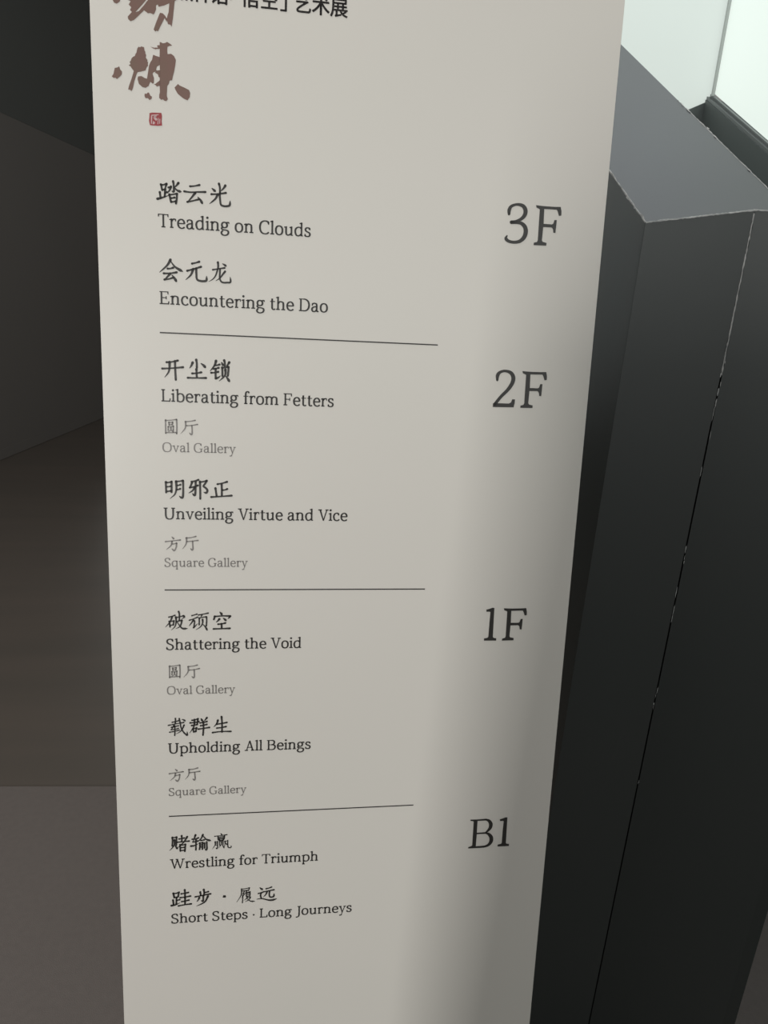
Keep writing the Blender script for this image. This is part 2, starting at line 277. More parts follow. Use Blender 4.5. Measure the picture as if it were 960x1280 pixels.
# ------------------------------------------------------------ printing: pen strokes in millimetres on the sign face
KAI={
'heading3a':(2.48,'s -131.6,63.1 -131.0,60.3 -130.3,57.3;h -131.6,62.7 -128.4,63.1 -125.5,64.3;p -125.6,64.1 -126.4,61.3 -127.4,58.5;h -130.1,57.5 -128.3,58.0 -127.0,58.7;s -127.2,57.9 -127.3,54.2 -127.8,50.3;h -127.3,54.4 -126.3,54.7 -125.0,55.4;s -133.0,54.8 -132.6,51.4 -132.2,48.5;t -135.7,47.6 -131.6,48.8 -123.5,51.9;g -118.2,67.5 -117.6,62.7 -117.6,56.8 -119.8,56.9;h -123.4,60.5 -120.8,61.5;p -120.7,61.5 -121.8,58.5 -124.5,54.4;p -112.4,66.0 -114.7,63.1 -117.0,61.0;n -117.3,61.5 -113.9,58.1 -109.3,56.8;s -122.5,53.0 -121.8,49.2 -120.8,45.1;h -122.3,52.8 -118.5,53.5 -114.2,54.5;s -114.2,54.3 -114.5,49.2 -115.4,43.9;h -120.8,49.4 -118.5,49.7 -116.9,50.2;h -120.6,45.3 -118.0,45.7 -115.8,46.2;h -99.6,63.4 -94.6,64.1 -89.2,65.5;h -106.1,57.6 -99.2,57.1 -91.1,57.9 -82.7,58.5;p -93.9,56.9 -98.2,51.3 -102.8,46.3;h -102.8,46.5 -97.3,47.9 -89.5,50.3;d -91.1,52.4 -88.3,49.6 -86.3,46.2;s -67.5,68.4 -66.5,64.3 -66.3,58.6;d -75.2,62.9 -73.5,61.5 -71.9,60.2;p -60.4,66.9 -62.2,64.1 -65.3,60.7;h -76.0,56.6 -68.6,57.3 -59.8,59.1;p -69.2,56.9 -71.3,52.2 -78.1,46.2;g -66.8,57.4 -66.2,50.5 -65.3,46.0 -62.0,44.7 -57.8,45.0 -55.5,46.3 -55.0,50.8'),
'heading3b':(2.64,'p -122.5,-17.6 -126.5,-24.2 -134.9,-32.0;n -122.6,-18.7 -117.3,-25.2 -108.8,-29.9;h -125.8,-27.5 -122.7,-27.3 -119.6,-26.2;h -130.2,-33.0 -123.2,-32.6 -115.8,-31.1;p -123.0,-32.9 -126.5,-37.0 -129.6,-39.9;h -129.6,-39.9 -124.5,-38.9 -119.5,-37.1;d -121.0,-34.5 -118.6,-37.3 -116.4,-40.9;h -98.3,-20.4 -93.8,-19.2 -90.2,-17.9;h -103.8,-28.7 -96.2,-26.2 -88.2,-23.4;p -97.1,-26.5 -99.8,-33.1 -105.5,-38.6;g -93.7,-25.4 -93.5,-31.7 -92.9,-37.4 -89.2,-39.2 -84.4,-39.2 -82.1,-38.0 -82.0,-33.5'),
'heading2a':(2.71,'h -128.8,-133.6 -122.6,-132.9 -115.9,-131.2;h -133.9,-141.2 -122.7,-140.3 -110.0,-138.7;p -125.3,-133.2 -126.2,-143.7 -131.1,-151.1;s -119.1,-132.0 -119.0,-142.3 -118.5,-153.7;s -94.6,-129.4 -94.0,-133.8 -94.0,-138.5;p -98.8,-132.8 -100.3,-136.4 -102.4,-139.5;d -89.1,-133.6 -86.3,-135.4 -84.3,-137.7;h -99.4,-145.5 -94.5,-145.1 -89.0,-143.9;s -94.5,-140.4 -94.3,-145.3 -94.1,-150.2;h -104.6,-150.8 -95.1,-150.7 -83.4,-150.3;p -71.6,-129.7 -73.5,-135.4 -78.5,-141.9;h -73.1,-135.1 -70.3,-134.8 -67.5,-133.9;h -74.7,-139.2 -71.7,-138.8 -68.6,-137.8;h -77.3,-143.9 -73.3,-143.6 -69.1,-142.5;s -72.1,-139.1 -72.2,-145.2 -72.0,-150.1;t -72.0,-150.3 -69.1,-149.3 -66.6,-147.1;s -62.1,-128.8 -61.4,-131.8 -61.4,-135.6;d -65.3,-131.3 -64.2,-133.1 -63.5,-134.5;p -56.2,-130.9 -57.6,-133.3 -59.7,-136.0;s -64.4,-137.3 -64.2,-142.5 -64.2,-147.2;h -64.4,-137.6 -60.7,-137.2 -57.4,-136.1;s -57.1,-136.4 -57.2,-141.1 -57.9,-146.8;p -60.7,-139.6 -61.2,-146.4 -68.0,-153.3;d -60.0,-147.5 -58.1,-150.1 -56.2,-153.1'),
'heading2b':(2.67,'s -132.1,-277.0 -132.0,-283.2 -131.9,-289.9;h -131.9,-277.7 -128.4,-277.4 -125.3,-276.4;s -125.4,-276.6 -125.4,-283.1 -125.5,-289.5;h -131.3,-282.9 -128.7,-282.6 -126.1,-282.1;h -131.4,-288.6 -128.8,-288.3 -126.2,-287.8;p -120.0,-276.0 -119.7,-284.2 -121.5,-291.7 -127.3,-297.4;h -119.8,-276.0 -115.8,-275.7 -112.0,-274.9;g -111.7,-275.1 -111.6,-284.1 -112.0,-294.0 -113.4,-296.3 -116.5,-294.1;h -118.9,-281.0 -116.8,-280.7 -114.9,-280.1;h -119.2,-286.2 -117.1,-285.9 -115.2,-285.1;h -101.5,-276.0 -97.4,-275.1 -93.4,-273.6;s -101.0,-276.9 -102.0,-279.7 -103.2,-282.9;h -103.7,-283.4 -99.7,-282.6 -94.1,-280.6;g -96.7,-275.4 -96.8,-283.8 -97.4,-291.8 -98.6,-292.8 -100.7,-290.6;p -97.8,-282.9 -100.2,-286.9 -105.0,-290.2;s -91.5,-275.8 -91.3,-286.2 -91.3,-297.2;h -91.2,-276.3 -87.4,-275.7 -83.3,-274.4;g -83.5,-274.9 -85.7,-278.7 -87.4,-281.4 -84.3,-283.9 -82.7,-286.6 -83.9,-289.6 -87.0,-288.9;h -70.5,-278.6 -64.5,-277.3 -59.0,-275.5;s -65.5,-278.1 -65.3,-285.3 -65.3,-292.9;h -64.6,-286.1 -61.4,-285.5 -58.8,-284.5;s -73.0,-283.7 -72.3,-288.4 -71.6,-293.4;h -78.1,-294.8 -66.3,-293.9 -53.4,-292.7'),
'heading1a':(2.63,'d -68.2,-443.8 -66.8,-445.4 -65.7,-447.0;s -74.7,-449.6 -75.1,-451.6 -75.7,-453.6;h -74.7,-449.8 -65.4,-449.0 -55.3,-449.3;p -55.3,-449.5 -56.3,-451.1 -58.0,-452.9;p -68.9,-453.2 -70.5,-455.4 -72.8,-457.4;d -64.0,-452.1 -62.2,-453.5 -60.7,-455.1;h -70.3,-460.1 -66.0,-459.7 -61.4,-458.6;s -66.2,-459.7 -66.0,-462.6 -66.0,-466.0;h -76.2,-466.4 -66.0,-466.2 -55.7,-465.9'),
'heading1b':(2.49,'h -104.3,-592.0 -100.5,-591.4 -96.7,-590.1;s -96.9,-590.3 -97.3,-594.2 -98.0,-598.5;h -106.7,-595.6 -101.4,-595.4 -95.6,-594.1;h -104.8,-599.5 -101.4,-598.9 -97.8,-598.3;p -101.3,-591.3 -101.9,-600.5 -107.3,-609.8;s -103.2,-603.8 -102.8,-606.0 -102.2,-608.8;h -103.0,-603.8 -100.8,-603.6 -98.7,-602.8;s -98.7,-603.0 -99.2,-605.4 -99.8,-608.2;h -102.2,-608.6 -100.9,-608.4 -99.6,-608.0;d -93.0,-590.0 -92.0,-591.4 -91.4,-593.1;p -85.4,-589.0 -86.9,-591.3 -88.8,-593.6;h -94.0,-596.1 -89.9,-595.5 -85.4,-594.4;h -93.3,-600.1 -89.5,-599.5 -85.4,-598.5;h -96.4,-604.8 -90.0,-604.0 -82.2,-602.9;s -89.9,-594.5 -89.7,-603.3 -90.5,-613.5;p -71.3,-593.0 -72.6,-597.5 -76.5,-602.3;h -72.6,-598.6 -66.3,-597.7 -59.7,-596.5;s -66.5,-588.2 -65.9,-598.1 -66.0,-610.1;h -72.6,-604.1 -66.9,-603.6 -60.8,-602.4;h -78.2,-610.4 -67.5,-609.3 -54.5,-609.5'),
'headingB1a':(2.46,'s -131.9,-761.9 -131.8,-768.0 -132.3,-774.7;h -131.7,-762.4 -129.1,-762.3 -126.5,-761.5;s -126.5,-761.7 -126.6,-768.3 -127.1,-774.3;p -129.2,-765.8 -129.7,-773.9 -135.7,-781.6;d -128.4,-774.7 -127.1,-776.8 -125.8,-779.2;h -123.2,-764.7 -120.0,-764.4 -116.4,-763.6;s -119.7,-760.1 -119.5,-764.6 -119.8,-769.2;h -125.7,-769.6 -118.9,-769.2 -110.1,-768.7;p -112.5,-762.0 -117.4,-770.3 -125.8,-778.7;s -122.0,-773.6 -121.9,-778.1 -121.7,-783.2;h -121.8,-774.1 -118.3,-774.1 -115.0,-773.2;s -115.0,-773.5 -115.3,-778.5 -115.8,-784.1;h -121.2,-778.2 -118.8,-778.1 -116.2,-777.7;h -121.5,-782.5 -118.9,-782.4 -116.0,-782.1;h -105.9,-766.2 -102.0,-765.9 -97.8,-764.6;p -101.5,-759.9 -103.1,-764.8 -104.9,-770.0;h -104.9,-770.3 -101.6,-770.2 -98.3,-769.2;s -100.9,-767.5 -101.0,-774.8 -101.2,-782.7;t -107.6,-776.5 -103.4,-776.0 -97.9,-773.5;p -91.8,-760.2 -94.0,-765.4 -98.7,-770.7;n -91.8,-761.2 -87.4,-767.3 -81.0,-769.9;h -94.5,-768.6 -92.3,-768.5 -89.9,-767.9;s -95.9,-772.4 -95.9,-777.7 -96.4,-782.2;h -95.7,-772.6 -94.1,-772.5 -92.3,-771.8;s -92.3,-772.1 -92.4,-777.1 -92.6,-782.2;h -95.5,-775.7 -94.1,-775.6 -92.8,-775.3;h -95.5,-778.7 -94.2,-778.7 -92.8,-778.4;s -89.7,-773.0 -89.6,-776.8 -89.7,-780.4;g -86.8,-771.4 -86.6,-778.2 -86.7,-782.1 -87.5,-783.5 -89.1,-781.9'),
'headingB1c':(2.68,'s -131.9,-847.7 -131.4,-850.8 -130.8,-854.4;h -131.5,-847.9 -127.7,-847.8 -124.4,-846.5;s -124.5,-846.8 -125.1,-850.1 -125.8,-853.6;h -130.8,-854.2 -128.1,-854.0 -125.6,-853.4;s -127.8,-854.4 -127.9,-859.3 -128.3,-864.4;h -127.9,-859.1 -126.2,-858.9 -123.8,-858.2;s -132.5,-858.2 -132.2,-861.7 -131.8,-865.3;t -134.7,-866.7 -129.3,-865.9 -123.6,-863.2;h -121.4,-849.2 -117.0,-848.7 -112.0,-847.7;s -116.7,-843.3 -116.4,-849.2 -116.5,-854.9;h -122.8,-855.2 -116.5,-854.5 -109.1,-853.6;s -116.5,-855.8 -116.4,-860.9 -116.6,-866.0;h -120.9,-861.4 -116.5,-860.9 -111.3,-859.7;h -125.3,-867.8 -116.9,-866.6 -108.4,-865.9;s -91.2,-844.7 -90.7,-848.7 -91.0,-854.1;h -90.6,-849.5 -87.9,-849.1 -85.2,-848.3;s -96.0,-848.3 -95.6,-850.7 -95.5,-853.8;h -102.7,-855.3 -92.6,-853.6 -82.2,-852.0;g -92.1,-854.1 -92.0,-859.2 -92.5,-862.7 -94.7,-861.4;p -97.4,-857.2 -98.7,-860.3 -100.8,-862.9;p -85.6,-855.3 -90.3,-864.4 -101.2,-869.9;d -64.6,-856.0 -63.2,-857.1 -62.2,-858.2;d -62.2,-856.2 -63.2,-857.1 -64.6,-858.0'),
'dragon':(2.16,'p -69.0,-17.3 -68.7,-21.4 -69.3,-25.1 -71.9,-32.7 -75.3,-36.8 -79.5,-39.4;h -74.8,-25.9 -68.1,-24.5 -61.3,-23.1;g -66.7,-24.4 -66.8,-28.7 -67.0,-34.3 -65.8,-38.0 -63.2,-39.6 -58.6,-39.4 -54.7,-38.6 -55.0,-33.1;p -60.9,-27.1 -63.9,-31.1 -67.0,-35.0 -71.4,-38.1;d -63.7,-18.6 -61.6,-19.7 -59.9,-20.9'),
'carry':(1.98,'s -125.4,-588.8 -125.3,-592.1 -125.7,-595.8;h -129.5,-594.1 -125.1,-593.1 -121.4,-592.1;h -134.4,-598.3 -124.4,-596.3 -114.9,-594.8;h -130.6,-601.1 -125.9,-600.3 -121.8,-599.2;p -127.2,-598.2 -128.9,-601.5 -131.2,-604.7;h -131.0,-604.5 -126.4,-604.2 -121.8,-603.0;s -126.3,-599.5 -126.3,-606.1 -126.5,-612.7;h -132.9,-608.0 -127.2,-607.1 -120.8,-605.5;g -120.6,-589.0 -119.6,-594.4 -118.5,-601.4 -116.0,-607.3 -112.7,-611.5 -110.5,-613.0 -110.8,-607.7;p -114.5,-598.5 -117.1,-604.4 -120.1,-608.0 -124.8,-610.6;d -117.1,-590.4 -115.1,-591.0 -113.2,-592.6'),
'break':(2.20,'h -131.3,-450.0 -127.9,-449.1 -124.0,-447.7;p -127.3,-449.5 -130.1,-456.6 -135.9,-463.4;s -130.9,-455.7 -130.5,-459.2 -130.1,-463.0;h -130.7,-456.1 -128.0,-455.5 -125.2,-455.0;s -125.3,-455.1 -125.6,-457.5 -126.2,-460.6;h -130.1,-461.1 -128.1,-460.7 -126.0,-460.2;p -122.8,-450.0 -122.5,-455.8 -124.0,-462.4 -128.4,-467.3;h -122.6,-450.8 -118.5,-449.7 -113.3,-448.5;p -113.5,-448.4 -112.1,-450.0 -115.6,-452.5;s -119.3,-442.7 -118.4,-446.0 -118.5,-454.6;h -122.3,-456.2 -119.0,-455.4 -115.5,-454.4;p -115.6,-454.4 -116.1,-458.1 -118.2,-462.9 -123.0,-465.5;n -121.5,-456.1 -118.2,-461.6 -114.6,-465.3 -108.6,-465.5'),
'stubborn':(2.06,'h -102.9,-448.3 -100.0,-447.4 -96.8,-446.4;h -106.1,-454.4 -100.8,-452.6 -96.0,-450.4;p -101.2,-454.2 -103.4,-457.8 -106.8,-462.4;s -100.2,-455.0 -99.7,-457.0 -100.9,-464.3;t -101.0,-464.3 -99.0,-462.3 -95.9,-459.0;h -94.8,-447.5 -89.2,-446.5 -82.8,-445.1;p -90.5,-447.1 -91.1,-448.7 -91.8,-450.1;s -93.9,-451.5 -93.9,-455.9 -94.1,-460.7;h -93.9,-451.6 -90.0,-450.7 -85.1,-449.9;s -84.9,-450.2 -84.7,-455.2 -85.2,-462.2;p -89.8,-453.5 -89.8,-458.4 -92.3,-463.1 -98.1,-467.4;d -89.1,-460.3 -86.3,-463.6 -84.2,-467.7'),
'win':(1.59,'d -68.3,-759.6 -67.2,-760.7 -66.3,-762.0;h -76.1,-763.5 -68.0,-762.8 -59.7,-761.7;s -71.8,-763.3 -71.8,-766.4 -71.6,-769.1;h -71.7,-765.1 -67.6,-764.7 -63.0,-764.2;s -62.9,-763.1 -63.0,-766.4 -64.1,-769.3;h -71.0,-766.7 -67.6,-766.4 -63.8,-766.1;h -71.4,-768.2 -67.6,-768.0 -63.4,-767.7;h -70.4,-770.0 -67.6,-769.8 -64.5,-769.5;s -70.1,-768.0 -69.9,-769.1 -69.8,-770.2;p -75.6,-771.7 -75.6,-776.4 -79.2,-782.7;h -75.5,-772.0 -73.9,-772.0 -72.0,-771.6;g -72.3,-771.6 -72.3,-776.6 -72.6,-781.1 -73.4,-782.5 -74.6,-781.0;h -75.3,-774.3 -73.9,-774.3 -72.5,-774.2;h -75.4,-776.8 -73.9,-776.7 -72.5,-776.6;s -69.6,-771.1 -69.6,-774.2 -69.4,-777.6;h -69.5,-771.4 -67.2,-771.1 -65.0,-770.6;s -65.0,-770.6 -65.0,-773.9 -65.2,-777.2;p -67.2,-771.9 -67.2,-775.9 -70.8,-781.6;d -66.1,-776.8 -64.8,-779.3 -63.7,-781.8;p -62.5,-771.5 -62.4,-776.1 -64.1,-781.8;h -62.5,-772.0 -60.5,-771.7 -58.7,-770.6;g -58.7,-770.7 -58.7,-775.3 -58.6,-779.4 -57.8,-781.5 -55.6,-782.0 -54.3,-781.2 -54.3,-778.6;d -61.4,-774.5 -60.5,-775.7 -59.9,-777.0'),
'far':(2.43,'h -6.3,-849.3 -2.7,-848.6 1.0,-847.2;h -10.4,-854.1 -3.7,-853.0 4.5,-851.7;p -5.0,-853.8 -6.4,-857.9 -9.9,-862.2;g -1.6,-853.4 -1.9,-859.8 -0.7,-862.7 1.9,-863.1 4.4,-862.0 4.5,-857.7;d -15.1,-847.1 -13.4,-848.6 -11.4,-850.2;h -16.9,-856.1 -14.7,-855.5 -11.8,-854.9;s -13.3,-855.5 -14.0,-859.7 -12.6,-864.4;n -18.9,-865.1 -11.9,-864.6 -0.8,-868.0 8.6,-866.3'),
'tread':(1.71,'h -40.4,-847.7 -34.6,-847.3 -29.3,-846.2;s -29.4,-846.5 -29.8,-848.7 -30.9,-850.6;h -39.4,-850.5 -35.3,-850.2 -30.9,-849.9;p -40.1,-847.4 -40.6,-857.0 -46.7,-867.9;p -36.3,-851.8 -37.7,-854.4 -39.5,-856.9;p -36.3,-855.3 -38.0,-858.8 -40.0,-861.3;s -38.4,-857.9 -38.5,-863.5 -38.8,-869.2;p -33.2,-851.0 -33.9,-853.1 -35.3,-854.8;h -34.0,-853.6 -31.2,-853.1 -28.3,-852.4;s -33.6,-854.7 -33.6,-857.1 -33.3,-859.9;h -33.4,-854.9 -30.8,-854.5 -28.3,-854.1;s -28.3,-854.1 -28.4,-856.7 -28.8,-859.4;h -33.2,-857.2 -30.8,-857.0 -28.6,-856.7;h -33.2,-859.7 -30.8,-859.5 -28.8,-859.3;p -32.2,-860.4 -33.2,-862.7 -36.1,-865.4;h -32.5,-861.9 -30.1,-861.6 -27.9,-861.1;p -27.9,-861.1 -29.8,-864.9 -35.1,-868.0;n -32.9,-862.7 -28.0,-867.3 -21.8,-868.3'),
'oval':(1.75,'s -131.2,-201.7 -131.2,-209.5 -131.2,-217.7;h -131.1,-202.2 -124.8,-201.7 -118.4,-200.6;s -118.3,-200.8 -118.1,-209.1 -118.4,-217.9;h -130.9,-216.8 -125.0,-216.6 -118.6,-216.3;s -127.4,-204.4 -127.2,-205.9 -127.0,-207.5;h -127.2,-204.7 -125.1,-204.5 -123.0,-203.9;s -123.0,-204.2 -123.1,-205.5 -123.4,-207.1;h -126.9,-207.3 -125.1,-207.1 -123.4,-206.7;s -128.2,-209.5 -128.2,-211.5 -128.3,-213.8;h -128.2,-209.6 -125.2,-209.4 -122.2,-208.7;s -122.2,-209.0 -122.3,-211.2 -122.4,-213.7;p -125.1,-210.6 -125.5,-213.7 -129.0,-216.0;d -124.5,-213.5 -123.4,-214.6 -122.2,-215.8;h -108.2,-202.9 -102.6,-202.5 -96.5,-201.1;p -107.8,-202.9 -108.3,-210.6 -113.6,-217.5;h -106.9,-207.8 -100.5,-207.3 -93.9,-205.9;g -100.5,-207.3 -100.2,-212.8 -100.3,-217.2 -101.4,-218.4 -103.5,-216.3'),
'square':(1.81,'d -126.1,-345.6 -124.9,-346.9 -123.8,-348.1;h -133.9,-351.8 -125.0,-350.7 -115.9,-349.6;p -126.0,-351.5 -127.2,-356.6 -133.0,-362.0;h -125.8,-354.8 -123.1,-354.5 -120.5,-353.5;g -120.5,-353.7 -121.0,-358.6 -122.3,-361.9 -123.7,-363.2 -126.3,-360.7;h -109.0,-346.8 -103.0,-346.5 -97.1,-344.9;p -108.3,-346.8 -109.1,-354.7 -113.5,-361.1;h -107.9,-351.6 -101.1,-350.8 -94.5,-350.0;g -101.1,-351.1 -100.9,-356.7 -100.7,-360.6 -101.7,-362.4 -103.8,-360.3'),
}
OUTLINE={
'calligraphy_lower':['-178.2,178.8 -175.3,179.6 -173.5,180.9 -172.5,177.8 -170.7,176.0 -171.0,173.0 -172.9,170.8 -176.2,167.9 -177.7,169.1 -179.8,168.8 -181.6,170.1 -179.7,172.7', '-153.8,200.8 -152.2,202.2 -150.9,201.7 -150.1,202.7 -146.9,202.3 -146.5,199.1 -145.6,197.7 -145.7,196.1 -144.8,194.8 -145.3,192.2 -144.3,190.6 -143.5,189.9 -143.8,188.1 -143.0,187.8 -143.3,185.4 -143.1,184.2 -144.4,182.8 -145.9,179.2 -151.2,177.5 -154.4,176.8 -156.1,172.8 -157.8,167.7 -159.5,160.5 -161.2,157.1 -162.5,158.2 -164.7,158.6 -163.7,162.1 -160.9,169.4 -158.2,177.6 -160.6,180.4 -161.3,181.8 -163.2,182.5 -162.9,183.4 -161.6,183.9 -161.8,185.5 -162.7,186.0 -161.2,187.3 -160.3,189.9 -158.7,191.7 -156.8,192.5 -156.0,194.7 -154.9,196.3 -154.4,198.8', '-130.2,209.0 -128.4,208.5 -126.8,207.9 -124.5,208.5 -122.5,209.7 -119.4,208.2 -117.1,206.7 -120.5,205.7 -122.1,204.8 -122.5,200.8 -122.1,197.6 -118.5,198.3 -115.3,196.4 -113.4,192.6 -114.2,186.6 -115.5,180.4 -116.7,176.3 -117.8,171.7 -119.5,171.6 -120.5,170.9 -121.1,168.3 -123.0,165.7 -123.7,155.5 -122.6,152.5 -124.1,150.2 -126.2,150.4 -127.8,151.6 -129.9,151.1 -131.8,152.8 -131.7,155.8 -130.9,158.9 -131.1,167.0 -130.5,180.1 -130.8,190.1 -130.3,202.0', '-140.1,203.3 -136.4,202.7 -132.2,203.2 -133.2,204.9 -131.6,205.7 -130.0,205.5 -130.3,202.0 -133.2,201.8 -134.8,201.2 -137.5,201.9', '-137.4,195.6 -134.4,194.7 -130.4,193.9 -130.5,186.1 -133.6,184.2 -134.5,181.7 -134.2,179.8 -136.9,178.3 -138.2,177.4 -138.3,175.9 -137.0,172.5 -137.3,167.7 -138.2,166.6 -141.1,168.3 -143.0,163.9 -146.2,161.8 -149.4,162.2 -153.1,165.1 -154.5,170.0 -153.9,172.5 -150.2,173.3 -147.1,171.6 -144.5,171.0 -143.5,175.9 -142.1,184.1 -141.5,185.6 -140.4,188.0 -138.8,190.3', '-134.5,180.2 -130.2,180.9 -130.4,173.3 -131.9,173.8 -132.7,176.4 -135.8,178.0', '-137.3,166.2 -135.2,166.8 -133.3,168.6 -131.5,170.0 -130.4,171.1 -130.5,165.0 -132.4,164.8 -134.0,164.0 -135.5,165.4', '-147.1,156.0 -145.3,155.7 -143.9,157.3 -142.6,157.1 -141.4,154.5 -139.5,153.3 -140.1,151.1 -142.3,149.7 -143.8,151.5 -146.5,151.3 -147.5,153.5', '-115.2,164.8 -113.4,166.5 -111.4,168.7 -109.8,167.3 -105.0,165.7 -99.7,163.6 -98.4,160.7 -98.9,156.4 -101.4,152.8 -106.2,154.7 -111.6,158.5 -114.2,162.4'],
'calligraphy_upper':['-179.0,246.7 -173.4,250.8 -170.1,247.3 -171.1,244.4 -174.3,242.0 -177.1,242.8', '-162.6,254.5 -155.4,256.5 -145.8,253.6 -141.5,260.5 -138.4,260.1 -140.0,252.9 -145.9,245.9 -151.3,239.9 -155.1,235.7 -151.4,237.1 -146.0,243.3 -141.7,248.9 -137.4,257.0 -128.9,264.3 -123.4,263.6 -124.6,257.0 -120.7,258.7 -112.2,260.9 -108.1,254.8 -113.8,250.4 -115.1,239.9 -116.2,231.9 -117.3,225.3 -118.7,227.0 -121.2,227.3 -122.5,232.6 -120.3,239.3 -119.4,247.9 -125.1,245.1 -130.7,243.3 -131.5,245.5 -133.5,244.3 -133.5,240.7 -135.0,236.9 -136.4,235.2 -137.8,235.8 -139.9,236.4 -142.0,235.9 -143.4,236.8 -146.1,238.4 -150.4,234.1 -156.8,228.0 -160.3,226.4 -162.7,228.1 -163.2,230.6 -158.7,235.6 -160.7,237.3 -159.2,240.1 -161.9,242.4 -159.8,245.8 -163.2,247.3', '-129.4,237.6 -126.6,237.4 -124.1,235.3 -122.2,232.4 -122.5,229.4 -124.7,232.9 -127.3,228.0 -129.7,223.4 -131.8,219.2 -133.1,219.8 -134.7,218.9 -136.4,220.6 -133.8,227.6'],
'seal':['-142.5,136.4 -139.8,137.2 -129.8,137.7 -129.2,134.6 -129.7,129.5 -129.3,124.8 -133.7,124.0 -142.3,124.1 -143.2,128.4 -142.7,132.5'],
'sealmarks':['-140.8,134.7 -132.6,136.0 -132.6,135.2 -140.6,133.7', '-141.0,133.7 -139.5,133.8 -140.1,125.5 -141.2,125.7', '-137.8,133.9 -134.5,134.7 -135.7,132.6 -134.1,130.7 -135.3,129.0 -136.8,129.9 -138.2,131.6', '-131.9,131.3 -130.9,131.4 -131.3,126.3 -132.1,126.2', '-133.5,132.2 -132.7,132.3 -133.2,125.7 -134.1,125.6', '-138.9,128.7 -136.6,127.3 -137.3,125.4 -139.4,125.2', '-137.1,133.4 -135.2,133.7 -136.5,131.8 -137.4,132.1'],
'F':['308.9,70.7 314.2,70.4 321.6,70.2 332.2,70.3 340.2,70.7 341.5,66.0 341.8,60.8 338.8,60.2 337.1,64.7 335.9,66.8 334.6,67.2 319.6,66.9 319.8,58.8 320.2,50.0 330.6,49.9 332.4,50.9 333.6,55.1 336.5,55.4 336.4,47.3 336.1,40.3 333.4,40.4 332.8,44.2 331.8,45.7 330.3,46.4 320.0,46.1 319.7,30.8 320.9,29.1 325.8,28.1 325.8,24.8 309.6,24.5 309.6,27.4 313.5,28.5 314.4,30.5 314.2,47.9 314.0,66.1 312.6,66.9 309.6,67.9'],
'one':['282.3,-443.5 286.4,-442.4 290.5,-440.8 293.4,-441.0 293.7,-462.5 294.1,-482.3 295.6,-483.7 299.0,-484.2 299.1,-487.6 282.0,-487.4 282.0,-484.2 286.7,-483.4 287.9,-481.9 288.0,-462.4 288.3,-447.0 287.2,-446.3 282.8,-446.4'],
'Bstem':['280.7,-757.4 291.0,-757.7 304.7,-757.2 306.9,-760.2 291.4,-760.1 291.6,-779.1 306.2,-778.6 306.9,-781.5 291.6,-781.4 291.5,-800.7 300.8,-800.6 305.7,-800.3 304.0,-803.6 298.1,-803.9 280.4,-803.7 280.5,-801.4 284.5,-800.3 286.1,-799.1 285.8,-761.2 284.9,-760.1 280.9,-759.5'],
'twobase':['272.0,-168.8 278.5,-168.4 292.8,-168.4 295.4,-167.0 297.1,-162.8 300.6,-163.0 300.4,-167.9 299.4,-173.0 272.0,-173.5'],
}
BRUSH={
'three':['275.8,58.2,3.1 275.8,63.0,4.5 278.2,67.3,3.5 284.8,69.8,3.1 292.0,68.9,4.3 296.0,64.4,5.1 295.6,58.6,4.9 291.4,53.6,3.9 284.8,50.6,3.0 279.3,49.3,3.9', '279.4,48.7,3.4 285.4,48.9,3.0 291.7,48.8,4.1 296.8,45.0,5.1 298.4,39.1,5.5 296.7,32.8,5.1 291.8,28.1,4.2 285.1,26.4,3.6 278.2,27.1,3.6 274.1,29.9,4.0 275.3,33.5,1.4'],
'two':['275.5,-139.7,2.9 275.7,-133.3,4.7 279.5,-129.2,3.5 285.9,-128.0,3.3 292.6,-130.1,4.5 296.2,-135.7,5.3 295.2,-143.0,5.1 289.9,-151.5,4.5 281.8,-160.1,4.1 274.6,-169.8,4.1'],
'Bbowl':['302.9,-758.6,2.4 307.9,-760.5,4.1 311.2,-765.7,5.4 310.9,-772.1,5.0 307.1,-777.3,3.2 304.3,-779.6,1.9', '304.9,-780.2,2.4 309.4,-782.2,4.1 313.4,-787.8,5.6 313.5,-794.8,5.4 309.7,-800.0,4.1 302.9,-802.5,2.8'],
}

